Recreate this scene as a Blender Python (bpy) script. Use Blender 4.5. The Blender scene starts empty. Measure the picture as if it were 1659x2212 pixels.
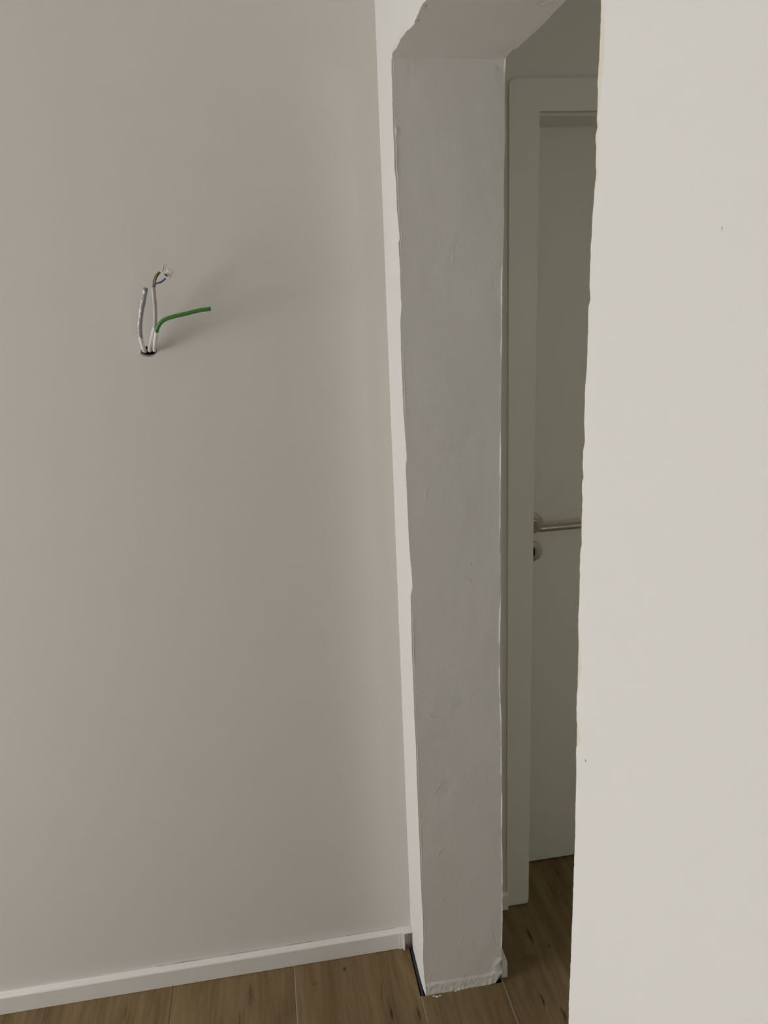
import bpy, bmesh, math, random
from mathutils import Vector, Matrix, noise

# ------------------------------------------------------------------ camera
sc = bpy.context.scene
COL = sc.collection
IW, IH = 1659.0, 2212.0
FPX = 1669.28
CAM = Vector((-0.2633, -1.60492, 1.64))
YAW, PITCH, ROLL = 0.14837, 0.2809, -0.04305
FWD = Vector((math.sin(YAW)*math.cos(PITCH), math.cos(YAW)*math.cos(PITCH), -math.sin(PITCH)))
_r = Vector((math.cos(YAW), -math.sin(YAW), 0)); _u = _r.cross(FWD)
RGT = _r*math.cos(ROLL) + _u*math.sin(ROLL)
UPV = -_r*math.sin(ROLL) + _u*math.cos(ROLL)
cd = bpy.data.cameras.new('camera'); cam = bpy.data.objects.new('camera', cd); COL.objects.link(cam)
cam.matrix_world = Matrix(((RGT.x, UPV.x, -FWD.x, CAM.x), (RGT.y, UPV.y, -FWD.y, CAM.y),
                           (RGT.z, UPV.z, -FWD.z, CAM.z), (0, 0, 0, 1)))
cd.sensor_fit = 'HORIZONTAL'; cd.sensor_width = 36.0; cd.lens = FPX/IW*36.0
cd.clip_start = 0.01
sc.camera = cam

# ------------------------------------------------------------------ light
sc.view_settings.view_transform = 'Standard'; sc.view_settings.look = 'None'
sc.view_settings.gamma = 1.0; sc.view_settings.use_curve_mapping = False
sc.view_settings.exposure = 0.0
world = bpy.data.worlds.new('overcast_sky'); sc.world = world; world.use_nodes = True
bg = world.node_tree.nodes['Background']
bg.inputs[0].default_value = (0.93, 0.965, 1.0, 1); bg.inputs[1].default_value = 17.5
# room extents (metres): left wall is y=0, wall with the opening is x=0
RX0, RY0, CEIL = -3.3, -4.4, 2.55
WY0, WY1, WZ0, WZ1 = -1.50, -0.15, 0.66, 1.66         # window in the far side wall x=RX0
VX0, VX1, VZ0, VZ1 = 0.62, 1.03, 1.40, 1.80         # unseen opening added at the hall's far end to brighten it
HX1, HY0 = 1.26, -3.2                              # hall beyond the opening
def portal(loc, rot, sx, sy):
    pl = bpy.data.lights.new('window_portal', 'AREA'); pl.shape = 'RECTANGLE'
    pl.size = sx; pl.size_y = sy; pl.cycles.is_portal = True
    po = bpy.data.objects.new('window_portal', pl); COL.objects.link(po); po.location = loc; po.rotation_euler = rot
portal((RX0-0.17, (WY0+WY1)/2, (WZ0+WZ1)/2), (0, -math.pi/2, 0), WZ1-WZ0, WY1-WY0)
portal(((VX0+VX1)/2, HY0-0.12, (VZ0+VZ1)/2), (math.pi/2, 0, 0), VX1-VX0, VZ1-VZ0)

# ------------------------------------------------------------------ helpers
def bp(q, axis, val):
    """point of the plane axis=val seen at photo pixel q"""
    d = FWD*FPX + RGT*(q[0]-IW/2) - UPV*(q[1]-IH/2)
    k = (val-CAM[axis])/d[axis]
    return CAM + d*k

def nodes(m):
    m.use_nodes = True
    nt = m.node_tree; return nt, nt.nodes['Principled BSDF']

def mat(name, col, rough=0.6, metal=0.0, bump=0.0, scale=60.0, mottle=0.0, spec=None):
    m = bpy.data.materials.new(name); nt, b = nodes(m)
    b.inputs['Base Color'].default_value = (*col, 1); b.inputs['Roughness'].default_value = rough
    b.inputs['Metallic'].default_value = metal
    if spec is not None: b.inputs['Specular IOR Level'].default_value = spec
    if bump or mottle:
        tc = nt.nodes.new('ShaderNodeTexCoord')
        n = nt.nodes.new('ShaderNodeTexNoise'); n.inputs['Scale'].default_value = scale; n.inputs['Detail'].default_value = 5
        nt.links.new(tc.outputs['Object'], n.inputs['Vector'])
        if bump:
            bm_ = nt.nodes.new('ShaderNodeBump'); bm_.inputs['Strength'].default_value = bump; bm_.inputs['Distance'].default_value = 0.001
            nt.links.new(n.outputs['Fac'], bm_.inputs['Height']); nt.links.new(bm_.outputs['Normal'], b.inputs['Normal'])
        if mottle:
            n2 = nt.nodes.new('ShaderNodeTexNoise'); n2.inputs['Scale'].default_value = 5.0; n2.inputs['Detail'].default_value = 3
            nt.links.new(tc.outputs['Object'], n2.inputs['Vector'])
            r = nt.nodes.new('ShaderNodeMapRange'); r.inputs['From Min'].default_value = .3; r.inputs['From Max'].default_value = .7
            r.inputs['To Min'].default_value = 1-mottle; r.inputs['To Max'].default_value = 1+mottle
            nt.links.new(n2.outputs['Fac'], r.inputs['Value'])
            mx = nt.nodes.new('ShaderNodeVectorMath'); mx.operation = 'SCALE'; mx.inputs[0].default_value = col
            nt.links.new(r.outputs['Result'], mx.inputs['Scale']); nt.links.new(mx.outputs['Vector'], b.inputs['Base Color'])
    return m

def link(name, mesh, m, parent=None, smooth=False):
    o = bpy.data.objects.new(name, mesh); COL.objects.link(o)
    if m is not None:
        for mm in (m if isinstance(m, (list, tuple)) else [m]): mesh.materials.append(mm)
    if smooth:
        for p in mesh.polygons: p.use_smooth = True
    if parent: o.parent = parent
    return o

def from_bm(name, bm, m, parent=None, smooth=False):
    bmesh.ops.recalc_face_normals(bm, faces=bm.faces[:])
    me = bpy.data.meshes.new(name); bm.to_mesh(me); bm.free()
    return link(name, me, m, parent, smooth)

def struct(o): o['kind'] = 'structure'; return o
def tag(o, label, cat, group=None):
    o['label'] = label; o['category'] = cat
    if group: o['group'] = group
    return o
def empty(name, loc=(0, 0, 0)):
    o = bpy.data.objects.new(name, None); COL.objects.link(o); o.location = loc; o.empty_display_size = .05
    return o

def box(bm, x0, x1, y0, y1, z0, z1, bev=0.0, seg=2):
    r = bmesh.ops.create_cube(bm, size=1)
    vs = r['verts']
    for v in vs:
        v.co = Vector((x0+(v.co.x+.5)*(x1-x0), y0+(v.co.y+.5)*(y1-y0), z0+(v.co.z+.5)*(z1-z0)))
    if bev:
        es = {e for v in vs for e in v.link_edges}
        bmesh.ops.bevel(bm, geom=list(es), offset=bev, segments=seg, affect='EDGES', profile=.5)

def prism(bm, prof, axis, a, b):
    """extrude a closed 2D profile along an axis; profile in the other two axes"""
    def P(p, t):
        if axis == 0: return Vector((t, p[0], p[1]))
        if axis == 1: return Vector((p[0], t, p[1]))
        return Vector((p[0], p[1], t))
    A = [bm.verts.new(P(p, a)) for p in prof]; B = [bm.verts.new(P(p, b)) for p in prof]
    n = len(prof)
    for i in range(n): bm.faces.new((A[i], A[(i+1) % n], B[(i+1) % n], B[i]))
    bm.faces.new(A[::-1]); bm.faces.new(B)

def cyl(bm, c, axis, r, h, seg=40, bev=0.0):
    """disc / rod centred at c, its length h along the axis vector"""
    a = Vector(axis).normalized(); q = Vector((0, 0, 1)).rotation_difference(a).to_matrix().to_4x4()
    r_ = bmesh.ops.create_cone(bm, cap_ends=True, segments=seg, radius1=r, radius2=r, depth=h,
                               matrix=Matrix.Translation(c) @ q)
    if bev:
        es = {e for v in r_['verts'] for e in v.link_edges if len([f for f in e.link_faces if len(f.verts) > 4]) == 1}
        bmesh.ops.bevel(bm, geom=list(es), offset=bev, segments=3, affect='EDGES', profile=.5)

def catmull(pts, n=10):
    P = [Vector(p) for p in pts]; P = [P[0]*2-P[1]] + P + [P[-1]*2-P[-2]]
    out = []
    for i in range(1, len(P)-2):
        for k in range(n):
            t = k/n; a, b, c, d = P[i-1:i+3]
            out.append(.5*((2*b)+(c-a)*t+(2*a-5*b+4*c-d)*t*t+(3*b-a-3*c+d)*t**3))
    out.append(P[-2]); return out

def tube(bm, path, rad, seg=14, cap=True, wob=0.0):
    rings = []; prev = None
    for i, p in enumerate(path):
        t = (path[min(i+1, len(path)-1)]-path[max(i-1, 0)]).normalized()
        if prev is None: n = t.orthogonal().normalized()
        else: n = (prev-t*prev.dot(t)).normalized()
        prev = n; bnm = t.cross(n)
        r = rad if not callable(rad) else rad(i/(len(path)-1))
        ring = []
        for k in range(seg):
            a = 2*math.pi*k/seg; rr = r
            if wob: rr = r*(1+wob*noise.noise(Vector((p.x*220+math.cos(a)*2, p.z*220+math.sin(a)*2, p.y*220))))
            ring.append(bm.verts.new(p+(n*math.cos(a)+bnm*math.sin(a))*rr))
        rings.append(ring)
    for a, b in zip(rings, rings[1:]):
        for k in range(seg): bm.faces.new((a[k], a[(k+1) % seg], b[(k+1) % seg], b[k]))
    if cap: bm.faces.new(rings[0][::-1]); bm.faces.new(rings[-1])
    return rings

def lerp_curve(tab):
    tab = sorted(tab)
    def f(z):
        if z <= tab[0][0]: return tab[0][1]
        for (a, va), (b, vb) in zip(tab, tab[1:]):
            if z <= b: return va+(vb-va)*(z-a)/(b-a) if b > a else vb
        return tab[-1][1]
    return f
def nz(x, y=0.0, z=0.0): return noise.noise(Vector((x, y, z)))

# ------------------------------------------------------------------ materials
PAINT = (0.80, 0.768, 0.715)
M_paint = mat('matt_wall_paint', PAINT, .9, bump=.05, scale=220, spec=.2)
M_raw = mat('bare_beige_plaster', (0.77, 0.705, 0.605), .95, bump=.25, scale=300, mottle=.05, spec=.1)
M_jamb = mat('trowelled_plaster', PAINT, .75, bump=.18, scale=130, spec=.25)
M_hall = mat('hall_paint_with_light_tint', (0.765, 0.75, 0.645), .9, bump=.05, scale=220, spec=.2)  # yellow-green cast of the hall light put into the paint colour
M_ceil = mat('ceiling_paint', (0.74, 0.72, 0.69), .9)
M_plastic = mat('white_plastic_skirting', (0.86, 0.83, 0.785), .4)
M_door = mat('white_lacquer_with_light_tint', (0.745, 0.73, 0.62), .42, bump=.02, scale=300)  # white lacquer with the hall light's tint mixed into its colour
M_frame = mat('white_frame_with_light_tint', (0.785, 0.775, 0.665), .42)  # white too, tinted in colour like the dim light around it
M_steel = mat('brushed_steel', (0.50, 0.46, 0.395), .36, metal=1.0, bump=.1, scale=500)
M_black = mat('black_keyhole', (0.006, 0.006, 0.006), .6)
M_gap = mat('dark_screed_and_fill', (0.015, 0.015, 0.017), .9)
M_foam = mat('dark_edge_strip', (0.045, 0.058, 0.075), .5, bump=.4, scale=200, mottle=.3)
M_grout = mat('pale_grout', (0.36, 0.31, 0.24), .9, bump=.3, scale=400)
M_dull = mat('dirty_grout', (0.19, 0.135, 0.07), .9, bump=.3, scale=400)
M_cable = mat('grey_cable_sheath', (0.52, 0.47, 0.455), .5)
M_cpaint = mat('paint_splashed_sheath', (0.80, 0.77, 0.74), .75, bump=.3, scale=400)
M_green = mat('green_cable_sheath', (0.055, 0.20, 0.030), .45)
M_blue = mat('blue_wire', (0.02, 0.045, 0.16), .4)
M_brown = mat('brown_wire', (0.11, 0.05, 0.025), .4)
M_earth = mat('yellow_green_wire', (0.30, 0.27, 0.05), .4)
M_conn = mat('white_connector', (0.80, 0.76, 0.68), .45)
M_slot = mat('dark_connector_slot', (0.06, 0.045, 0.035), .6)
M_chip = mat('chipped_hole_rim', (0.42, 0.385, 0.34), .95, bump=.5, scale=300)
M_concrete = mat('grey_hole_mortar', (0.20, 0.18, 0.16), .95, bump=.5, scale=300)

def splashed():
    """grey sheath with blotches of white wall paint"""
    m = bpy.data.materials.new('paint_blotched_sheath'); nt, b = nodes(m); b.inputs['Roughness'].default_value = .6
    tc = nt.nodes.new('ShaderNodeTexCoord'); n = nt.nodes.new('ShaderNodeTexNoise'); n.inputs['Scale'].default_value = 130; n.inputs['Detail'].default_value = 3
    sp = nt.nodes.new('ShaderNodeSeparateXYZ'); nt.links.new(tc.outputs['Object'], sp.inputs[0])
    mr = nt.nodes.new('ShaderNodeMapRange'); mr.inputs['From Min'].default_value = 1.552; mr.inputs['From Max'].default_value = 1.570
    mr.inputs['To Min'].default_value = .8; mr.inputs['To Max'].default_value = -0.03
    nt.links.new(sp.outputs['Z'], mr.inputs['Value'])
    ad = nt.nodes.new('ShaderNodeMath'); nt.links.new(mr.outputs['Result'], ad.inputs[1])
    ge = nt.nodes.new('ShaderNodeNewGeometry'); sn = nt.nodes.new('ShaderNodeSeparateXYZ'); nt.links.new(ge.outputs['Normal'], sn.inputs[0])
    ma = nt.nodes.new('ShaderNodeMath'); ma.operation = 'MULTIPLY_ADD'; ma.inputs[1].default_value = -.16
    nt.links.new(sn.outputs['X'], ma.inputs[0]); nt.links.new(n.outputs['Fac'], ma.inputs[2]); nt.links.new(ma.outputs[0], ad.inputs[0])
    cr = nt.nodes.new('ShaderNodeValToRGB'); cr.color_ramp.elements[0].position = .55; cr.color_ramp.elements[0].color = (.36, .34, .36, 1)
    cr.color_ramp.elements[1].position = .61; cr.color_ramp.elements[1].color = (.8, .77, .74, 1)
    nt.links.new(tc.outputs['Object'], n.inputs['Vector']); nt.links.new(ad.outputs[0], cr.inputs[0]); nt.links.new(cr.outputs[0], b.inputs['Base Color'])
    return m
M_splash = splashed()

def wood():
    m = bpy.data.materials.new('oak_look_tile'); nt, b = nodes(m); L = nt.links.new
    tc = nt.nodes.new('ShaderNodeTexCoord'); oi = nt.nodes.new('ShaderNodeObjectInfo')
    off = nt.nodes.new('ShaderNodeVectorMath'); off.operation = 'SCALE'; off.inputs[0].default_value = (7, 13, 5)
    L(oi.outputs['Random'], off.inputs['Scale'])
    ad = nt.nodes.new('ShaderNodeVectorMath'); L(tc.outputs['Object'], ad.inputs[0]); L(off.outputs['Vector'], ad.inputs[1])
    def nz_(scl, sc_, det, rough=.55, dist=0):
        mp = nt.nodes.new('ShaderNodeMapping'); mp.inputs['Scale'].default_value = scl; L(ad.outputs['Vector'], mp.inputs['Vector'])
        n = nt.nodes.new('ShaderNodeTexNoise'); n.inputs['Scale'].default_value = sc_; n.inputs['Detail'].default_value = det
        n.inputs['Roughness'].default_value = rough; n.inputs['Distortion'].default_value = dist
        L(mp.outputs['Vector'], n.inputs['Vector']); return n.outputs['Fac']
    broad = nz_((1, .16, 1), 17, 6, .6, .9); grain = nz_((1, .05, 1), 80, 6, .7, .5); speck = nz_((1, .18, 1), 120, 6, .7)
    cr = nt.nodes.new('ShaderNodeValToRGB'); e = cr.color_ramp.elements
    e[0].position = .36; e[0].color = (0.145, 0.092, 0.040, 1); e[1].position = .645; e[1].color = (0.272, 0.190, 0.094, 1)
    mx = nt.nodes.new('ShaderNodeMix'); mx.data_type = 'FLOAT'; mx.inputs[0].default_value = .42
    L(broad, mx.inputs[2]); L(grain, mx.inputs[3]); L(mx.outputs[0], cr.inputs[0])
    # dark pores
    pr = nt.nodes.new('ShaderNodeMapRange'); pr.inputs['From Min'].default_value = .30; pr.inputs['From Max'].default_value = .40
    pr.inputs['To Min'].default_value = .84; pr.inputs['To Max'].default_value = 1.0; L(speck, pr.inputs['Value'])
    # knots and cracks: (pixel, half-width m, half-length m, strength)
    KN = [((744, 2093), .0055, .009, .7), ((411, 2104), .012, .006, .5), ((824, 2140), .0022, .034, .55), ((846, 2190), .003, .022, .8),
          ((1144, 2020), .0045, .034, .75), ((1186, 2043), .004, .010, .6), ((1171, 2160), .0035, .026, .8), ((1218, 2192), .005, .026, .7),
          ((541, 2150), .006, .045, .35), ((518, 2200), .003, .03, .45), ((905, 2190), .003, .022, .6), ((680, 2125), .008, .006, .28),
          ((1203, 1880), .003, .03, .4), ((1195, 1925), .003, .03, .4), ((844, 2180), .012, .04, .2), ((1150, 2070), .03, .02, .22), ((1110, 2125), .004, .008, .35),
          ((272, 2185), .003, .03, .4), ((100, 2200), .004, .03, .3)]
    warp = nt.nodes.new('ShaderNodeTexNoise'); warp.inputs['Scale'].default_value = 45; L(tc.outputs['Object'], warp.inputs['Vector'])
    ws = nt.nodes.new('ShaderNodeVectorMath'); ws.operation = 'SCALE'; ws.inputs['Scale'].default_value = .010; L(warp.outputs['Color'], ws.inputs[0])
    pos = nt.nodes.new('ShaderNodeVectorMath'); L(tc.outputs['Object'], pos.inputs[0]); L(ws.outputs['Vector'], pos.inputs[1])
    last = pr.outputs['Result']
    for q, hw, hl, st in KN:
        p = bp(q, 2, 0)
        s = nt.nodes.new('ShaderNodeVectorMath'); s.operation = 'SUBTRACT'; s.inputs[1].default_value = (p.x+.005, p.y+.005, .005); L(pos.outputs['Vector'], s.inputs[0])
        d = nt.nodes.new('ShaderNodeVectorMath'); d.operation = 'MULTIPLY'; d.inputs[1].default_value = (1/hw, 1/hl, 0); L(s.outputs['Vector'], d.inputs[0])
        ln = nt.nodes.new('ShaderNodeVectorMath'); ln.operation = 'LENGTH'; L(d.outputs['Vector'], ln.inputs[0])
        mr = nt.nodes.new('ShaderNodeMapRange'); mr.interpolation_type = 'SMOOTHSTEP'; mr.inputs['From Min'].default_value = .2; mr.inputs['From Max'].default_value = 1.25
        mr.inputs['To Min'].default_value = 1-st; mr.inputs['To Max'].default_value = 1; L(ln.outputs['Value'], mr.inputs['Value'])
        mu = nt.nodes.new('ShaderNodeMath'); mu.operation = 'MULTIPLY'; L(last, mu.inputs[0]); L(mr.outputs['Result'], mu.inputs[1]); last = mu.outputs[0]
    fin = nt.nodes.new('ShaderNodeVectorMath'); fin.operation = 'SCALE'; L(cr.outputs['Color'], fin.inputs[0]); L(last, fin.inputs['Scale'])
    L(fin.outputs['Vector'], b.inputs['Base Color']); b.inputs['Roughness'].default_value = .62; b.inputs['Specular IOR Level'].default_value = .3
    bu = nt.nodes.new('ShaderNodeBump'); bu.inputs['Strength'].default_value = .15; bu.inputs['Distance'].default_value = .001
    L(grain, bu.inputs['Height']); L(bu.outputs['Normal'], b.inputs['Normal'])
    return m
M_wood = wood()

# ------------------------------------------------------------------ room structure
S, T, HS = 0.160, 0.196, 2.013            # stub depth, wall thickness, lintel height
PIER = -1.0                               # near side of the opening
D1, DD = 0.061, 0.211                     # face of the door frame, face of the door leaf
HW = D1+0.007                             # hall wall the frame stands on

# floor: screed with planks and grout lying on it
bm = bmesh.new()
box(bm, RX0, HX1, RY0, 1.5, -.12, -.022)
floor = struct(from_bm('floor', bm, M_gap))
GW = .0016
def plank(x0, x1, y0, y1):
    bm = bmesh.new()
    box(bm, x0+GW, x1-GW, y0+GW, y1-GW, -.012, 0, .0006, 1)
    return from_bm('plank', bm, M_wood, floor)
JA, JB = -0.0080, 0.1955
grout = bmesh.new(); dull = bmesh.new()
def column(x0, x1, y0, y1, first, jt=None):
    ys = [y1]; y = first
    while y > y0+.1: ys.append(y); y -= 1.2
    ys.append(y0)
    for a, b in zip(ys[1:], ys): plank(x0, x1, a, b)
    box(grout, x0+.001, x1-.001, y0+.0005, y1-.0005, -.0215, -.0125)      # adhesive bed
    box(jt or grout, x0-GW, x0+GW, y0, y1, -.0125, -.0008)                    # joint on its left side
    for b in ys[1:-1]: box(grout, x0, x1, b-GW, b+GW, -.0125, -.0009)
x = JA; k = 0
while x > RX0+.02:
    x0 = max(x-.2985, RX0+.008)
    column(x0, x, RY0+.008, -.012, [-.95, -.55, -1.15, -.75][k % 4], grout if k == 0 else dull); x = x0; k += 1
column(JA, JB, PIER+.004, -S-.0005, -.86)
x = JB; k = 0
while x < HX1-.02:
    x1 = min(x+(.2985 if k else .41), HX1-.008)
    column(x, x1, HY0+.008, 1.45, [-.62, -.35, -.8][k % 3]); x = x1; k += 1
from_bm('grout', grout, M_grout, floor)
from_bm('grout', dull, M_dull, floor)
# dark insulation strip lying in the open joint beside the stub
bm = bmesh.new(); box(bm, JA+.0017, -.0003, -S+.002, -.012, -.0215, -.0035, .0008, 1)
bm2 = from_bm('edge_strip', bm, M_foam, floor)

# left wall with the cable hole
HOLE = bp((321.5, 757.5), 1, 0); HR = .0135
bm = bmesh.new()
hx, hz = HOLE.x, HOLE.z; q = .03; n = 32
rim, sq, deep, chip = [], [], [], []
for i in range(n):
    a = 2*math.pi*i/n; c, s = math.cos(a), math.sin(a)
    r = HR*(1+.10*nz(3*c, 3*s, 1.7))*(1.08 if abs(c) > .5 else 1)
    k = q/max(abs(c), abs(s))
    s2 = s*.62; ch = 1.10+(.22*max(0, -s+.2) if c < .7 else 0)+.10*nz(5*c, 5*s, 3.3)
    rim.append(bm.verts.new((hx+c*r, .0025, hz+s2*r))); chip.append(bm.verts.new((hx+c*r*ch, 0, hz+s2*r*ch))); sq.append(bm.verts.new((hx+c*k, 0, hz+s*k)))
    deep.append(bm.verts.new((hx+c*r*.95, .05, hz+s2*r*.95)))
for i in range(n):
    j = (i+1) % n
    bm.faces.new((chip[i], chip[j], sq[j], sq[i]))
    f = bm.faces.new((rim[i], rim[j], chip[j], chip[i])); f.material_index = 2
    f = bm.faces.new((rim[i], rim[j], deep[j], deep[i])); f.material_index = 1
f = bm.faces.new(deep); f.material_index = 1
def quad(bm, pts, mi=0):
    f = bm.faces.new([bm.verts.new(p) for p in pts]); f.material_index = mi; return f
xs = [RX0, hx-q, hx+q, 0.0]; zs = [-.02, hz-q, hz+q, CEIL]
for i in range(3):
    for j in range(3):
        if i == j == 1: continue
        quad(bm, [(xs[i], 0, zs[j]), (xs[i+1], 0, zs[j]), (xs[i+1], 0, zs[j+1]), (xs[i], 0, zs[j+1])])
quad(bm, [(RX0, .06, -.02), (0, .06, -.02), (0, .06, CEIL), (RX0, .06, CEIL)])
for a, b in (((RX0, -.02), (0, -.02)), ((RX0, CEIL), (0, CEIL))):
    quad(bm, [(a[0], 0, a[1]), (b[0], 0, b[1]), (b[0], .06, b[1]), (a[0], .06, a[1])])
struct(from_bm('wall_left', bm, [M_paint, M_concrete, M_chip]))

# ---- wall with the opening, its plaster edges measured along their length
jf = [(846,129),(846,156),(846.8,176),(847.5,217),(848.5,258),(850,290),(850.8,310),(852.4,363),(855.8,394),(857.4,450),(861.8,500),(863.6,516),(860.5,526),
      (864.3,582),(865.8,645),(867.4,660),(864.8,692),(866.5,770),(869.6,833),(871.5,888),(875.2,944),(878.4,988),(876.2,1010),(879,1069),(882,1141),(884,1179),
      (889.3,1242),(890.9,1267),(887,1289),(889.3,1383),(890.9,1431),(893,1478),(895,1550),(898.7,1613),(899.7,1651),(901,1698),(903.4,1760),(906.6,1823),(908,1886),
      (911,1949),(913.8,1988),(914.4,2030),(914,2070),(915.6,2101),(918.3,2126),(919.6,2140),(918.6,2149)]
jb = [(1091.6,135),(1090.3,172),(1091,300),(1088.4,378),(1088.4,488),(1086.8,538),(1084.6,598),(1083.7,629),(1084.3,707),(1083,801),(1082,880),(1081.5,1007),
      (1081,1132),(1079.6,1192),(1082,1198),(1080.6,1257),(1082,1289),(1079.6,1351),(1079.6,1446),(1079.6,1478),(1082.8,1557),(1083.7,1666),(1084.6,1713),(1083.7,1807),
      (1085.3,1870),(1085.2,1960),(1084.9,2007),(1083.8,2038),(1082.6,2070),(1077,2079),(1081.8,2090),(1085,2099),(1081.8,2106),(1074.7,2113.6),(1070,2120)]
def xz(l): return lerp_curve([(bp(q, 1, -S).z, bp(q, 1, -S).x) for q in l])
XF, XB = xz(jf), xz(jb)
bot = [(915,2149),(924,2149.5),(938,2147),(954,2144),(985,2138.7),(1016.7,2134),(1035.5,2130),(1052.8,2125),(1068.5,2120),(1076,2114),(1084,2108)]
ZB = lerp_curve([(bp(q, 1, -S).x, max(bp(q, 1, -S).z, -.002)) for q in bot])
# scars in the trowelled jamb: pixel start, pixel end, height mm, width mm
SC = [((985,528),(982,548),-.9,3),((981,548),(976,572),.9,2.5),((1017,528),(1019,537),.8,3),((1066,606),(1068,620),-.8,3),((1078,625),(1080,640),.9,3),((872,636),(884,654),.7,2),
      ((945,483),(943,495),-.8,2.5),((1008,420),(1007,436),.7,2),((926,975),(958,955),.7,2),((1010,962),(1028,950),.8,3),((980,1006),(996,1002),1.3,3),((922,1056),(918,1080),1.0,3),
      ((1036,1095),(1036,1105),.8,2),((1014,1216),(1018,1224),1.2,3),((1010,1250),(1018,1262),1.0,4),((907,1305),(917,1294),1.0,2.5),((922,1542),(934,1550),1.4,3),((905,1520),(918,1506),.8,3),
      ((955,1688),(934,1720),1.1,2),((1068,1690),(1066,1702),.8,2),((942,1850),(954,1834),1.2,2.5),((945,1962),(958,1940),1.2,2.5),((938,2057),(940,2052),1.3,3),((990,2040),(1000,2027),.8,4),
      ((1066,2010),(1072,2035),-1.2,4),((908,1912),(918,1908),1.2,3),((902,1990),(914,1975),1.0,2),((878,142),(879,150),.9,2),((888,140),(889,150),-.9,2),((893,138),(893,146),.9,2),
      ((970,186),(974,192),1.0,3),((1072,140),(1082,150),-1.0,5),((857,278),(857,290),2.0,5),((856,300),(860,340),.9,1.6),((928,2114),(932,2104),1.6,2),((1002,2103),(1004,2106),1.6,3)]
SCP = [(bp(a, 1, -S), bp(b, 1, -S), h*.0010, w*.00075) for a, b, h, w in SC]
def jamb_d(x, z, u, ub):
    """how far the jamb plaster stands out of its mean plane (u, ub: metres from front / back edge)"""
    d = .0011*nz(x*9, z*5, 2.1)+.00035*nz(x*38, z*26, 8.3)+.00012*nz(x*120, z*90, 1.0)
    for a, b, h, w in SCP:
        if abs(z-(a.z+b.z)/2) < .05:
            ax, az = b.x-a.x, b.z-a.z; l2 = ax*ax+az*az+1e-9
            t = max(0, min(1, ((x-a.x)*ax+(z-a.z)*az)/l2))
            wt = w*(.35+.55*math.sin(math.pi*(.1+.8*t)))*(1+.5*nz(x*300, z*300, h*1e4))
            dd = ((x-a.x-t*ax)**2+(z-a.z-t*az)**2)/(wt*wt*.45+1e-9)
            if dd < 6: d += h*math.exp(-dd)*.75*(.4+.6*math.sin(math.pi*(.15+.7*t)))
    if u < .012:                                           # cracked paint lip on the front edge
        mk = max(0., min(1., .45+1.7*nz(z*9, 4.4, .3)))
        mk *= max(0., min(1., .8+1.5*nz(z*45, 1.4, 2.)))
        d -= mk*.0011*math.exp(-((u-.0020)/.0008)**2)
        d += mk*.0008*math.exp(-((u-.0040)/.0008)**2)
    if ub < .008:                                          # raised bead of paint on the back edge
        mk = max(0, min(1., .42+1.5*nz(z*11, 9.1, .7)+.5*nz(z*60, 2.1, .7)))
        d += mk*.0020*max(0., 1-ub/.0022)
    lo = max(0., 1-z/.045)
    if lo > 0:                                             # lumpy foot
        t_ = max(0., min(1., (.034+.006*nz(x*25, 7.)-z)/.008)); t_ = t_*t_*(3-2*t_)
        d += t_*(.0022+.0009*nz(x*60, z*110, 3.0)+.0008*nz(x*190, z*200, 5.0))+max(0., 1-z/.018)*(.0010*nz(x*140, z*140, 7.)+.0006)
    if ub < .03 and z < .075: d += .004*max(0, nz(x*60, z*60, 6.6)+.2)*(1-ub/.03)
    return d
bm = bmesh.new()
offs = [0, .0007, .0014, .002, .0028, .0036, .0044, .0054, .0064, .0075, .009, .011, .0135]
us = offs+[.0155+.0021*i for i in range(88)]
us = [u for u in us if u < T-.012]+[T-.0110, T-.0085, T-.0065, T-.005, T-.004, T-.003, T-.002, T-.001, T]
zz = [0.0025*i for i in range(28)]; z = .07
while z < HS: zz.append(z); z += .0026
zz.append(HS)
grid = []
for z in zz:
    a, b = XF(z), XB(z); row = []
    a += .0006*nz(z*260, 1.3); b += .0006*nz(z*240, 5.3)
    for u in us:
        x = a+(b-a)*u/T
        zc = z
        if z < .03:
            zb = ZB(x)+.0016*nz(x*240, 3.3)
            zc = max(z, zb) if z > 0 else zb
            zc = zb+(.03-zb)*(z/.03)
        row.append(bm.verts.new((x, -S-jamb_d(x, zc, u, T-u), zc)))
    grid.append(row)
for i in range(len(zz)-1):
    for j in range(len(us)-1):
        f = bm.faces.new((grid[i][j], grid[i][j+1], grid[i+1][j+1], grid[i+1][j])); f.material_index = 1
# stub front (bright sliver): from the room corner to the jamb edge, same rows
prev = None
for i, z in enumerate(zz):
    v = grid[i][0]; zc = v.co.z
    fd = min(1., (HS-z)/.1)
    row = [bm.verts.new((0, 0.03, zc)), bm.verts.new((.0006*fd*nz(z*6, 2), -.05, zc)), bm.verts.new((.0008*fd*nz(z*8, 3), -.11, zc)),
           bm.verts.new((v.co.x*.25, -S+.02, zc)), bm.verts.new((v.co.x*.8, -S+.005, zc)), v]
    if prev:
        for k in range(5): bm.faces.new((prev[k], prev[k+1], row[k+1], row[k]))
    prev = row
# stub back face (hall side)
prev = None
for i, z in enumerate(zz):
    v = grid[i][-1]; zc = v.co.z
    row = [v, bm.verts.new((T, -S+.012, zc)), bm.verts.new((T, HW+.03, zc))]
    if prev:
        for k in range(2): bm.faces.new((prev[k], prev[k+1], row[k+1], row[k]))
    prev = row
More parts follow.
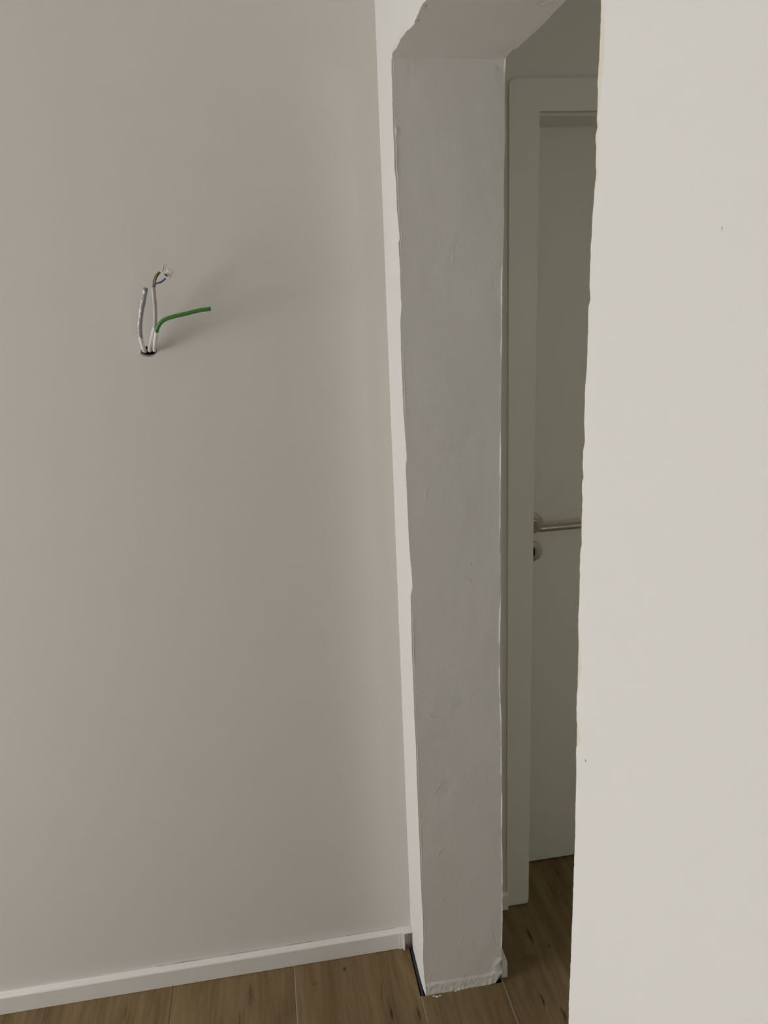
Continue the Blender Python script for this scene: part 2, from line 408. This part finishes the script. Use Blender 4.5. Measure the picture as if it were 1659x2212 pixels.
# lintel: soffit with ragged front edge and pits
sf = [(920,0),(907.5,19),(899.7,37.6),(891.9,56),(879.3,66),(865,85),(857.4,103),(848,114),(847.0,128)]
sb = [(1224,0),(1197.5,26.6),(1178.7,47),(1150.5,73.7),(1130,91),(1119,103),(1101,113),(1092.5,127)]
SF = lerp_curve([(bp(q, 2, HS).y, bp(q, 2, HS).x) for q in sf]+[(PIER, 0.0), (-.60, .0005)])
SBK = lerp_curve([(bp(q, 2, HS).y, bp(q, 2, HS).x) for q in sb]+[(PIER, T), (-.60, T)])
PITS = [(bp(q, 2, HS), r) for q, r in [((924,13),.0035),((907,44),.0035),((886,57),.0045),((997,17),.0035),((1008,8),.002),((1017,78),.002),((1176,3),.003),((1168,8),.004),((995,26),.002),
        ((1102,110),.005),((1112,108),.004),((866,128),.003),((885,122),.004),((900,124),.003)]]
ysf = [-S-.0035*i for i in range(int((-PIER-S)/.0035)+1)]+[PIER]
us2 = us[:1]+[.0012, .0025, .004, .006]+[.0085+.0036*i for i in range(50)]
us2 = [u for u in us2 if u < T-.004]+[T-.003, T-.0015, T]
def soff_d(x, y):
    d = .0010*nz(x*8, y*8, 4.1)+.0003*nz(x*45, y*45, 1.1)
    for p, r in PITS:
        dd = ((x-p.x)**2+(y-p.y)**2)/(r*r)*1.5
        if dd < 5: d -= r*.75*math.exp(-dd*1.6)
    return d
sg = []
for y in ysf:
    a, b = SF(y)+.0016*nz(y*150, 2.2)+.0011*nz(y*420, 7.2), SBK(y)+.0009*nz(y*170, 6.2)
    row = []
    for u in us2:
        x = a+(b-a)*u/T; zz_ = HS-soff_d(x, y)
        if y == ysf[0]: zz_ = HS-.0005
        row.append(bm.verts.new((x, y, zz_)))
    sg.append(row)
for i in range(len(ysf)-1):
    for j in range(len(us2)-1):
        f = bm.faces.new((sg[i][j], sg[i][j+1], sg[i+1][j+1], sg[i+1][j])); f.material_index = 1
# lintel faces: front (x=0) and back (x=T), row by row from the soffit edge up to the ceiling
for col_, xx in ((0, 0.0), (-1, T)):
    prev = None
    for i, y in enumerate(ysf):
        v = sg[i][col_]; row = [v, bm.verts.new((xx+(v.co.x-xx)*.3, y, HS+.004)), bm.verts.new((xx, y, HS+.02)), bm.verts.new((xx, y, CEIL))]
        if prev:
            for k in range(3): bm.faces.new((prev[k], prev[k+1], row[k+1], row[k]))
        prev = row
quad(bm, [(0, .03, HS), (0, -S, HS), (0, -S, CEIL), (0, .03, CEIL)])
quad(bm, [(T, HW+.03, HS), (T, -S, HS), (T, -S, CEIL), (T, HW+.03, CEIL)])
# pier on the near side: broken, flaking edge
pe = [(1295.9,0),(1295,47),(1294,79),(1291,142),(1289,172),(1288,177),(1289.5,202),(1287.7,240),(1286.4,263),(1288.6,274),(1283.5,297),(1286,316),(1284,358),(1286.7,370),(1283,395),
      (1280.7,443),(1278.5,468),(1277.5,500),(1275,532),(1274,570),(1272.8,608),(1274,649),(1270,665),(1270,696),(1269,714),(1267.8,754),(1266,808),(1263,844),(1262,890),(1260.8,912),
      (1263,952),(1258.6,977),(1257.8,1001),(1259.7,1031),(1255.9,1044),(1257.5,1077),(1255.6,1134),(1255.6,1177),(1252.4,1196),(1251.5,1243),(1250.6,1298),(1248.6,1331),(1247.8,1373),
      (1247.6,1404),(1246.5,1445),(1245.5,1487),(1244.9,1529),(1244.4,1591),(1243.8,1612),(1244,1674),(1243.2,1716),(1242.2,1757),(1242,1800),(1239.7,1856),(1238.8,1884),(1237.8,1912),
      (1236,1968),(1234,2023),(1231.3,2098),(1228.5,2154),(1228,2172),(1227.6,2212)]
pw = [(0,3),(20,4.5),(41,8),(111,12.5),(165,13),(196,11),(234,9),(263,4.5),(285,9),(316,10),(373,8),(392,7),(405,4),(450,2.2),(700,1.6),(760,2.4),(800,1.5),(1380,1.5),(1404,5),(1433,6),(1454,11.5),
      (1472,9),(1493,5),(1515,4),(1530,1.5),(1588,1.5),(1599,6),(1620,12),(1637,8),(1650,1.5),(2212,1.5)]
PEY = lerp_curve([(bp(q, 0, 0).z, bp(q, 0, 0).y) for q in pe])
PWW = lerp_curve([(bp((1270, y), 0, 0).z, (bp((1270, y), 0, 0).y-bp((1270+w, y), 0, 0).y)*.9) for y, w in pw])
zp = []; z = 0.0
while z < HS: zp.append(z); z += .0028
zp.append(HS)
prev = None
for z in zp:
    inr = .86 < z < 1.86
    e = (PEY(z) if inr else -1.0) + .0007*nz(z*310, 1.1)+.0008*nz(z*130, 4.1)
    w = PWW(z) if inr else .0012; w = max(.0006, w*(1+.15*nz(z*200, 7.7)))
    rec = .00025 if w > .0018 else .0001
    row = [bm.verts.new((T, PIER, z)), bm.verts.new((.02, e-.001, z)), bm.verts.new((rec+.004, e, z)), bm.verts.new((rec+.0006, e-.0001, z)), bm.verts.new((rec*.7, e-w*.5, z)),
           bm.verts.new((rec*.5, e-w*.97, z)), bm.verts.new((0, e-w*1.03-.0002, z)), bm.verts.new((.0001*nz(z*30, 2), e-w-.02, z)), bm.verts.new((0, RY0, z))]
    wide = w > .0018
    if prev:
        for k in range(8):
            f = bm.faces.new((prev[k], prev[k+1], row[k+1], row[k]))
            f.material_index = 2 if (k in (3, 4, 5) and wide) else (1 if k < 3 else 0)
    prev = row
quad(bm, [(0, PIER, HS), (0, RY0, HS), (0, RY0, CEIL), (0, PIER, CEIL)])
quad(bm, [(T, PIER, 0), (T, RY0, 0), (T, RY0, CEIL), (T, PIER, CEIL)])
quad(bm, [(T, PIER, HS), (0, PIER, HS), (0, PIER, CEIL), (T, PIER, CEIL)])
M_nick = mat('grey_nick', (.42, .39, .37), .9)
wr = struct(from_bm('wall_right', bm, [M_paint, M_jamb, M_raw], smooth=True))
# flat big faces stay flat, sharp corners stay sharp
try: wr.data.set_sharp_from_angle(angle=math.radians(50))
except Exception: pass
# small plaster crumbs and nicks
for q in ((1265, 1643), (1560, 493)):
    p = bp(q, 0, 0); bm = bmesh.new(); nr = .0011 if q[0] < 1300 else .0006
    bmesh.ops.create_icosphere(bm, subdivisions=1, radius=nr, matrix=Matrix.Translation((-.0001, p.y, p.z)) @ Matrix.Diagonal((.3, 1, 1.8, 1)))
    from_bm('paint_nick', bm, M_nick, wr)
bm = bmesh.new()
for q, r in (((938, 2152), .003), ((945, 2153), .004), ((951, 2151), .0025), ((985, 2141), .003), ((992, 2139), .0025)):
    p = bp(q, 2, 0); bmesh.ops.create_icosphere(bm, subdivisions=1, radius=r, matrix=Matrix.Translation((p.x, p.y, .0006)) @ Matrix.Diagonal((1.5, .8, .22, 1)))
cr = from_bm('plaster_crumbs', bm, M_jamb, wr, True); cr['kind'] = 'stuff'

# remaining shell
bm = bmesh.new(); box(bm, RX0-.15, HX1+.1, RY0-.1, 1.5, CEIL, CEIL+.1); struct(from_bm('ceiling', bm, M_ceil))
bm = bmesh.new(); box(bm, RX0-.1, T, RY0-.1, RY0, -.02, CEIL); struct(from_bm('wall_back', bm, M_paint))
bm = bmesh.new()
box(bm, T, VX0, HY0-.1, HY0, -.02, CEIL); box(bm, VX1, HX1+.1, HY0-.1, HY0, -.02, CEIL)
box(bm, VX0, VX1, HY0-.1, HY0, -.02, VZ0); box(bm, VX0, VX1, HY0-.1, HY0, VZ1, CEIL)
struct(from_bm('wall_hall_end', bm, M_hall))
bm = bmesh.new()
for x0, x1, z0, z1 in ((VX0, VX0+.04, VZ0, VZ1), (VX1-.04, VX1, VZ0, VZ1), (VX0+.04, VX1-.04, VZ0, VZ0+.04), (VX0+.04, VX1-.04, VZ1-.04, VZ1)):
    box(bm, x0, x1, HY0-.08, HY0-.03, z0, z1, .004, 1)
struct(from_bm('hall_fill_window', bm, M_plastic))  # frame of the added, unseen opening that lights the hall and door
bm = bmesh.new()
box(bm, RX0-.15, RX0, RY0, WY0, -.02, CEIL); box(bm, RX0-.15, RX0, WY1, .06, -.02, CEIL)
box(bm, RX0-.15, RX0, WY0, WY1, -.02, WZ0); box(bm, RX0-.15, RX0, WY0, WY1, WZ1, CEIL)
struct(from_bm('wall_window', bm, M_paint))
bm = bmesh.new()
fw = .06
for y0, y1, z0, z1 in ((WY0, WY0+fw, WZ0, WZ1), (WY1-fw, WY1, WZ0, WZ1), ((WY0+WY1)/2-.04, (WY0+WY1)/2+.04, WZ0+fw, WZ1-fw), (WY0+fw, WY1-fw, WZ0, WZ0+fw), (WY0+fw, WY1-fw, WZ1-fw, WZ1)):
    box(bm, RX0-.12, RX0-.06, y0, y1, z0, z1, .004, 1)
struct(from_bm('window_1', bm, M_plastic))
bm = bmesh.new(); box(bm, HX1, HX1+.1, HY0, 1.5, -.02, CEIL); struct(from_bm('wall_hall', bm, M_hall))

# hall wall that holds the door
XO, XI, HF, HO = .2778, .3403, 2.0353, 1.977     # casing outer edge, clear edge, outer top, clear top
XI2 = XI+.82; XO2 = XI2+(XI-XO)
bm = bmesh.new()
box(bm, T, XI-.02, HW, HW+.12, -.02, CEIL); box(bm, XI2+.02, HX1, HW, HW+.12, -.02, CEIL); box(bm, XI-.02, XI2+.02, HW, HW+.12, HO+.02, CEIL)
struct(from_bm('wall_hall_door', bm, M_hall))
bm = bmesh.new(); box(bm, -.1, HX1, 1.4, 1.5, -.02, CEIL); box(bm, -.1, .0, .06, 1.4, -.02, CEIL); struct(from_bm('wall_beyond', bm, M_hall))
bm = bmesh.new(); box(bm, .012, T-.006, -S+.012, HW+.1, -.021, HS); box(bm, -.02, T+.02, HW+.001, HW+.12, -.02, CEIL)
from_bm('dark_leak_block', bm, M_gap, wr)  # added dark fill: stops light leaking in, blackens the broken foot corner

# ------------------------------------------------------------------ door
door = struct(empty('door_1', (XI, DD, 0)))
def dpart(name, bm, m, par=door, smooth=False):
    o = from_bm(name, bm, m, None, smooth); o.parent = par
    o.matrix_parent_inverse = Matrix.Translation(-door.location) if par == door else Matrix.Identity(4)
    return o
# casing: flat face with rounded outer corner and edges; legs stop just above the floor
def casing():
    bm = bmesh.new(); r = .009
    outer = [(XO, .004)]
    for k in range(7):
        a = math.pi-k*math.pi/12; outer.append((XO+r+r*math.cos(a), HF-r+r*math.sin(a)))
    for k in range(7):
        a = math.pi/2-k*math.pi/12; outer.append((XO2-r+r*math.cos(a), HF-r+r*math.sin(a)))
    outer += [(XO2, .004)]
    inner = [(XI2-.003, .004), (XI2-.003, .018), (XI2, .018), (XI2, HO), (XI, HO), (XI, .018), (XI-.003, .018), (XI-.003, .004)]
    prof = outer+inner
    prism(bm, prof, 1, D1, HW)
    es = [e for e in bm.edges if abs(e.verts[0].co.y-D1) < 1e-6 and abs(e.verts[1].co.y-D1) < 1e-6]
    bmesh.ops.bevel(bm, geom=es, offset=.0022, segments=3, affect='EDGES', profile=.5)
    return bm
fr = dpart('door_casing', casing(), M_frame)
bm = bmesh.new()      # lining: jambs and head, with a stop that carries the seal
LT = .018
box(bm, XI-LT, XI-.0035, HW-.004, DD+.03, .004, HO+LT); box(bm, XI2+.0035, XI2+LT, HW-.004, DD+.03, .004, HO+LT)
box(bm, XI-LT, XI2+LT, HW-.004, DD+.03, HO+.004, HO+LT)
dpart('door_lining', bm, M_frame)
bm = bmesh.new(); box(bm, XI-.0035, XI2+.0035, HW+.03, DD-.002, HO-.004, HO+.005, .001, 1)
box(bm, XI-.0035, XI+.001, HW+.03, DD-.002, .004, HO-.004); box(bm, XI2-.001, XI2+.0035, HW+.03, DD-.002, .004, HO-.004)
dpart('door_stop', bm, M_frame)
bm = bmesh.new(); box(bm, XI-.002, XI2+.002, DD, DD+.04, .006, HO-.001, .0015, 2)
dpart('door_leaf', bm, M_door)
# lever handle
HXc, HZ = .392, 1.048
hp = empty('door_handle'); hp.parent = door; hp.matrix_parent_inverse = Matrix.Translation(-door.location); hp['label'] = 'brushed steel lever handle on round rose'
bm = bmesh.new(); cyl(bm, (HXc, DD-.0045, HZ), (0, 1, 0), .0262, .009, 48, .0015)
dpart('rose', bm, M_steel, hp, True)
bm = bmesh.new(); RL = .0092
path = [Vector((HXc, DD-.004, HZ)), Vector((HXc, DD-.015, HZ)), Vector((HXc, DD-.030, HZ)), Vector((HXc, DD-.0475, HZ)), Vector((HXc+.0013, DD-.0507, HZ)), Vector((HXc+.0045, DD-.052, HZ)),
        Vector((HXc+.012, DD-.052, HZ)), Vector((HXc+.05, DD-.052, HZ)), Vector((HXc+.10, DD-.052, HZ)), Vector((HXc+.134, DD-.052, HZ))]
tube(bm, path, RL, 24)
dpart('lever', bm, M_steel, hp, True)
bm = bmesh.new(); cyl(bm, (HXc, DD-.012, HZ), (0, 1, 0), .0135, .010, 40, .001)
dpart('collar', bm, M_steel, hp, True)
KZ = .9715
bm = bmesh.new(); cyl(bm, (HXc, DD-.004, KZ), (0, 1, 0), .0262, .008, 48, .0022)
kr = dpart('keyhole_rose', bm, M_steel, door, True); kr['label'] = 'brushed steel round keyhole rose'
bm = bmesh.new(); prof = []
for k in range(9):
    a = math.pi*k/8; prof.append((HXc+.0048*math.cos(a), KZ+.0075+.0048*math.sin(a)))
for k in range(5):
    a = math.pi+math.pi*k/4; prof.append((HXc+.0048*math.cos(a), KZ-.0075+.0048*math.sin(a)))
prism(bm, prof, 1, DD-.0086, DD-.005)
dpart('keyhole', bm, M_black, kr)

# ------------------------------------------------------------------ skirting
HB, TB = .0535, .015
def sk_prof(sgn, base, h=HB, t=TB):
    """plastic skirting section: (offset from wall, z); sloped shoulder on top"""
    p = [(0, .0015), (t, .0015), (t, h-.006), (t-.0012, h-.0035), (t-.004, h-.0015), (.001, h), (0, h)]
    return [(base+sgn*a, b) for a, b in p]
bm = bmesh.new(); prism(bm, sk_prof(-1, 0), 0, RX0, -.0335)
bl = struct(from_bm('baseboard_left', bm, M_plastic))
# open inside-corner piece: one wing clips over the skirting, the other is an empty shell towards the opening
bm = bmesh.new()
def shell(prof_o, t): return prof_o
h, t_ = HB+.0012, TB+.0018
prism(bm, [(-0.0, .001), (-t_, .001), (-t_, h-.006), (-t_+.0012, h-.0035), (-t_+.004, h-.0012), (-.001, h), (0, h)], 0, -.0345, -.0245)
box(bm, -.0245, -.0205, -t_-.006, -.0005, .0005, h-.002, .0006, 1)
box(bm, -.0245, -.0006, -t_-.006, -.0005, h-.0035, h, .0006, 1)
cc = from_bm('corner_piece', bm, M_plastic, bl); cc['label'] = 'open white plastic inside-corner piece'
# skirting in the hall: along the back of the stub, then to the door frame
bm = bmesh.new(); prism(bm, sk_prof(1, T), 1, -S+.008, HW-.016)
struct(from_bm('baseboard_hall', bm, M_plastic))
bm = bmesh.new(); prism(bm, sk_prof(-1, HW), 0, T+.0005, XO+.002)
struct(from_bm('baseboard_door', bm, M_plastic))
# ragged filler line over the left skirting
bm = bmesh.new(); random.seed(4); prev = None
x = -.64
while x < -.04:
    w = .0006+.0035*max(0, nz(x*22, 3.7)+.12)+.0012*max(0, nz(x*120, 1.7))
    row = [bm.verts.new((x, -.0004, HB-.002)), bm.verts.new((x, -.0004, HB+w)), bm.verts.new((x, .001, HB+w+.0004))]
    if prev:
        for k in range(2): bm.faces.new((prev[k], prev[k+1], row[k+1], row[k]))
    prev = row; x += .003
fl = from_bm('filler_line', bm, mat('greyish_filler', (.45, .42, .39), .95), bl)

# ------------------------------------------------------------------ cables
def P(px, py, d): return bp((px, py), 1, -d)
RC = .0041
c1 = empty('electric_cable', HOLE); c2 = empty('electric_cable', HOLE); c3 = empty('electric_cable', HOLE)
def cpart(name, bm, m, par, smooth=True):
    o = from_bm(name, bm, m, None, smooth); o.parent = par; o.matrix_parent_inverse = Matrix.Translation(-HOLE); return o
tag(c1, 'grey cable blotched with white paint, leftmost of the three in the wall hole', 'cable', 'cables from the wall hole')
tag(c2, 'middle cable with stripped end, its blue and brown wires in white connectors', 'cable', 'cables from the wall hole')
tag(c3, 'green cable sticking out to the right, white with paint near the wall', 'cable', 'cables from the wall hole')
q1 = [Vector((HOLE.x-.0085, .035, HOLE.z-.001)), P(312, 757, 0.004), P(308, 745, .017), P(304, 730, .025), P(302.5, 712, .031), P(303, 692, .036), P(306, 670, .041), P(310, 650, .045), P(314, 627, .049)]
bm = bmesh.new(); tube(bm, catmull(q1, 8), RC*1.05, 16, True, .06); cpart('sheath', bm, M_splash, c1)
e1 = P(314.4, 624.5, .0495); d1 = (P(314, 627, .049)-P(310, 650, .045)).normalized()
bm = bmesh.new(); cyl(bm, e1, d1, RC*1.06, .004, 20, .0008); cpart('end_cap', bm, mat('dull_grey_cut_end', (.20, .21, .20), .5), c1)
q2 = [Vector((HOLE.x, .035, HOLE.z)), P(323, 756, 0.004), P(324.5, 745, .015), P(327.5, 732, .022), P(331.5, 718, .028), P(334.3, 706, .033)]
q2b = [P(334.2, 707, .0328), P(335.2, 692, .040), P(335, 670, .045), P(333.3, 645, .050), P(331, 619, .055)]
full = catmull(q2+q2b[1:], 8); n1 = 8*5
bm = bmesh.new(); tube(bm, full[:n1+1], RC*1.0, 16, True, .06); cpart('painted_sheath', bm, M_cpaint, c2)
bm = bmesh.new(); tube(bm, full[n1:], RC*.93, 16); cpart('sheath', bm, M_cable, c2)
wires = [('brown_wire', M_brown, [(333, 620, .055), (334, 613, .057), (337, 602, .060), (342, 593, .062), (346, 588, .063)]),
         ('earth_wire', M_earth, [(330, 620, .055), (330.5, 612, .057), (332, 603, .060), (336, 595, .063), (343.5, 587, .065)]),
         ('blue_wire', M_blue, [(333.5, 620, .056), (336, 613, .058), (343, 611, .061), (350, 608, .064), (357.5, 601.5, .067)])]
for nm, m, pp in wires:
    bm = bmesh.new(); tube(bm, catmull([P(*p) for p in pp], 8), .0014 if nm != 'blue_wire' else .0016, 10); cpart(nm, bm, m, c2)
def block(name, a, b, w, dpt, m, par):
    """bevelled block from point a to point b, w wide in the picture plane, dpt deep"""
    ax = (b-a); L_ = ax.length; z_ = ax.normalized(); y_ = Vector((0, 1, 0)); y_ = (y_-z_*y_.dot(z_)).normalized(); x_ = y_.cross(z_)
    bm = bmesh.new(); box(bm, -w/2, w/2, -dpt/2, dpt/2, 0, L_, min(w, dpt)*.15, 2)
    M4 = Matrix(((x_.x, y_.x, z_.x, a.x), (x_.y, y_.y, z_.y, a.y), (x_.z, y_.z, z_.z, a.z), (0, 0, 0, 1)))
    bm.transform(M4); return cpart(name, bm, m, par, False)
k1 = block('connector', P(361, 600.5, .067), P(369, 583, .070), .0105, .009, M_conn, c2)
k1['label'] = 'white terminal block on the blue wire'
o = block('slot', P(355.8, 592.2, .073), P(361.2, 596.6, .073), .0030, .004, M_slot, c2)
block('connector', P(350, 588, .064), P(353, 571, .066), .0026, .006, M_conn, c2)
block('connector', P(354.5, 588.5, .065), P(358, 571, .067), .0026, .006, M_conn, c2)
block('connector_lever', P(359.5, 570, .067), P(346.5, 562.5, .066), .0024, .006, M_conn, c2)
block('slot', P(352, 586, .0665), P(355, 573, .0675), .0009, .003, mat('shaded_connector_core', (.33, .28, .20), .6), c2)
q3 = [Vector((HOLE.x+.0085, .035, HOLE.z)), P(333.5, 756, 0.004), P(334, 745, .017), P(336.5, 730, .033), P(338.5, 716, .043)]
q3b = [P(341.5, 706, .049), P(348, 696, .054), P(360, 688.5, .057), P(380, 682.5, .060), P(402, 677.5, .062), P(428, 671, .064), P(455, 667, .066)]
full = catmull(q3+q3b, 8); n1 = 8*4
bm = bmesh.new(); tube(bm, full[:n1+1], RC*.95, 16, True, .06); cpart('painted_sheath', bm, M_cpaint, c3)
bm = bmesh.new(); tube(bm, full[n1:], RC*.92, 16); cpart('sheath', bm, M_green, c3)
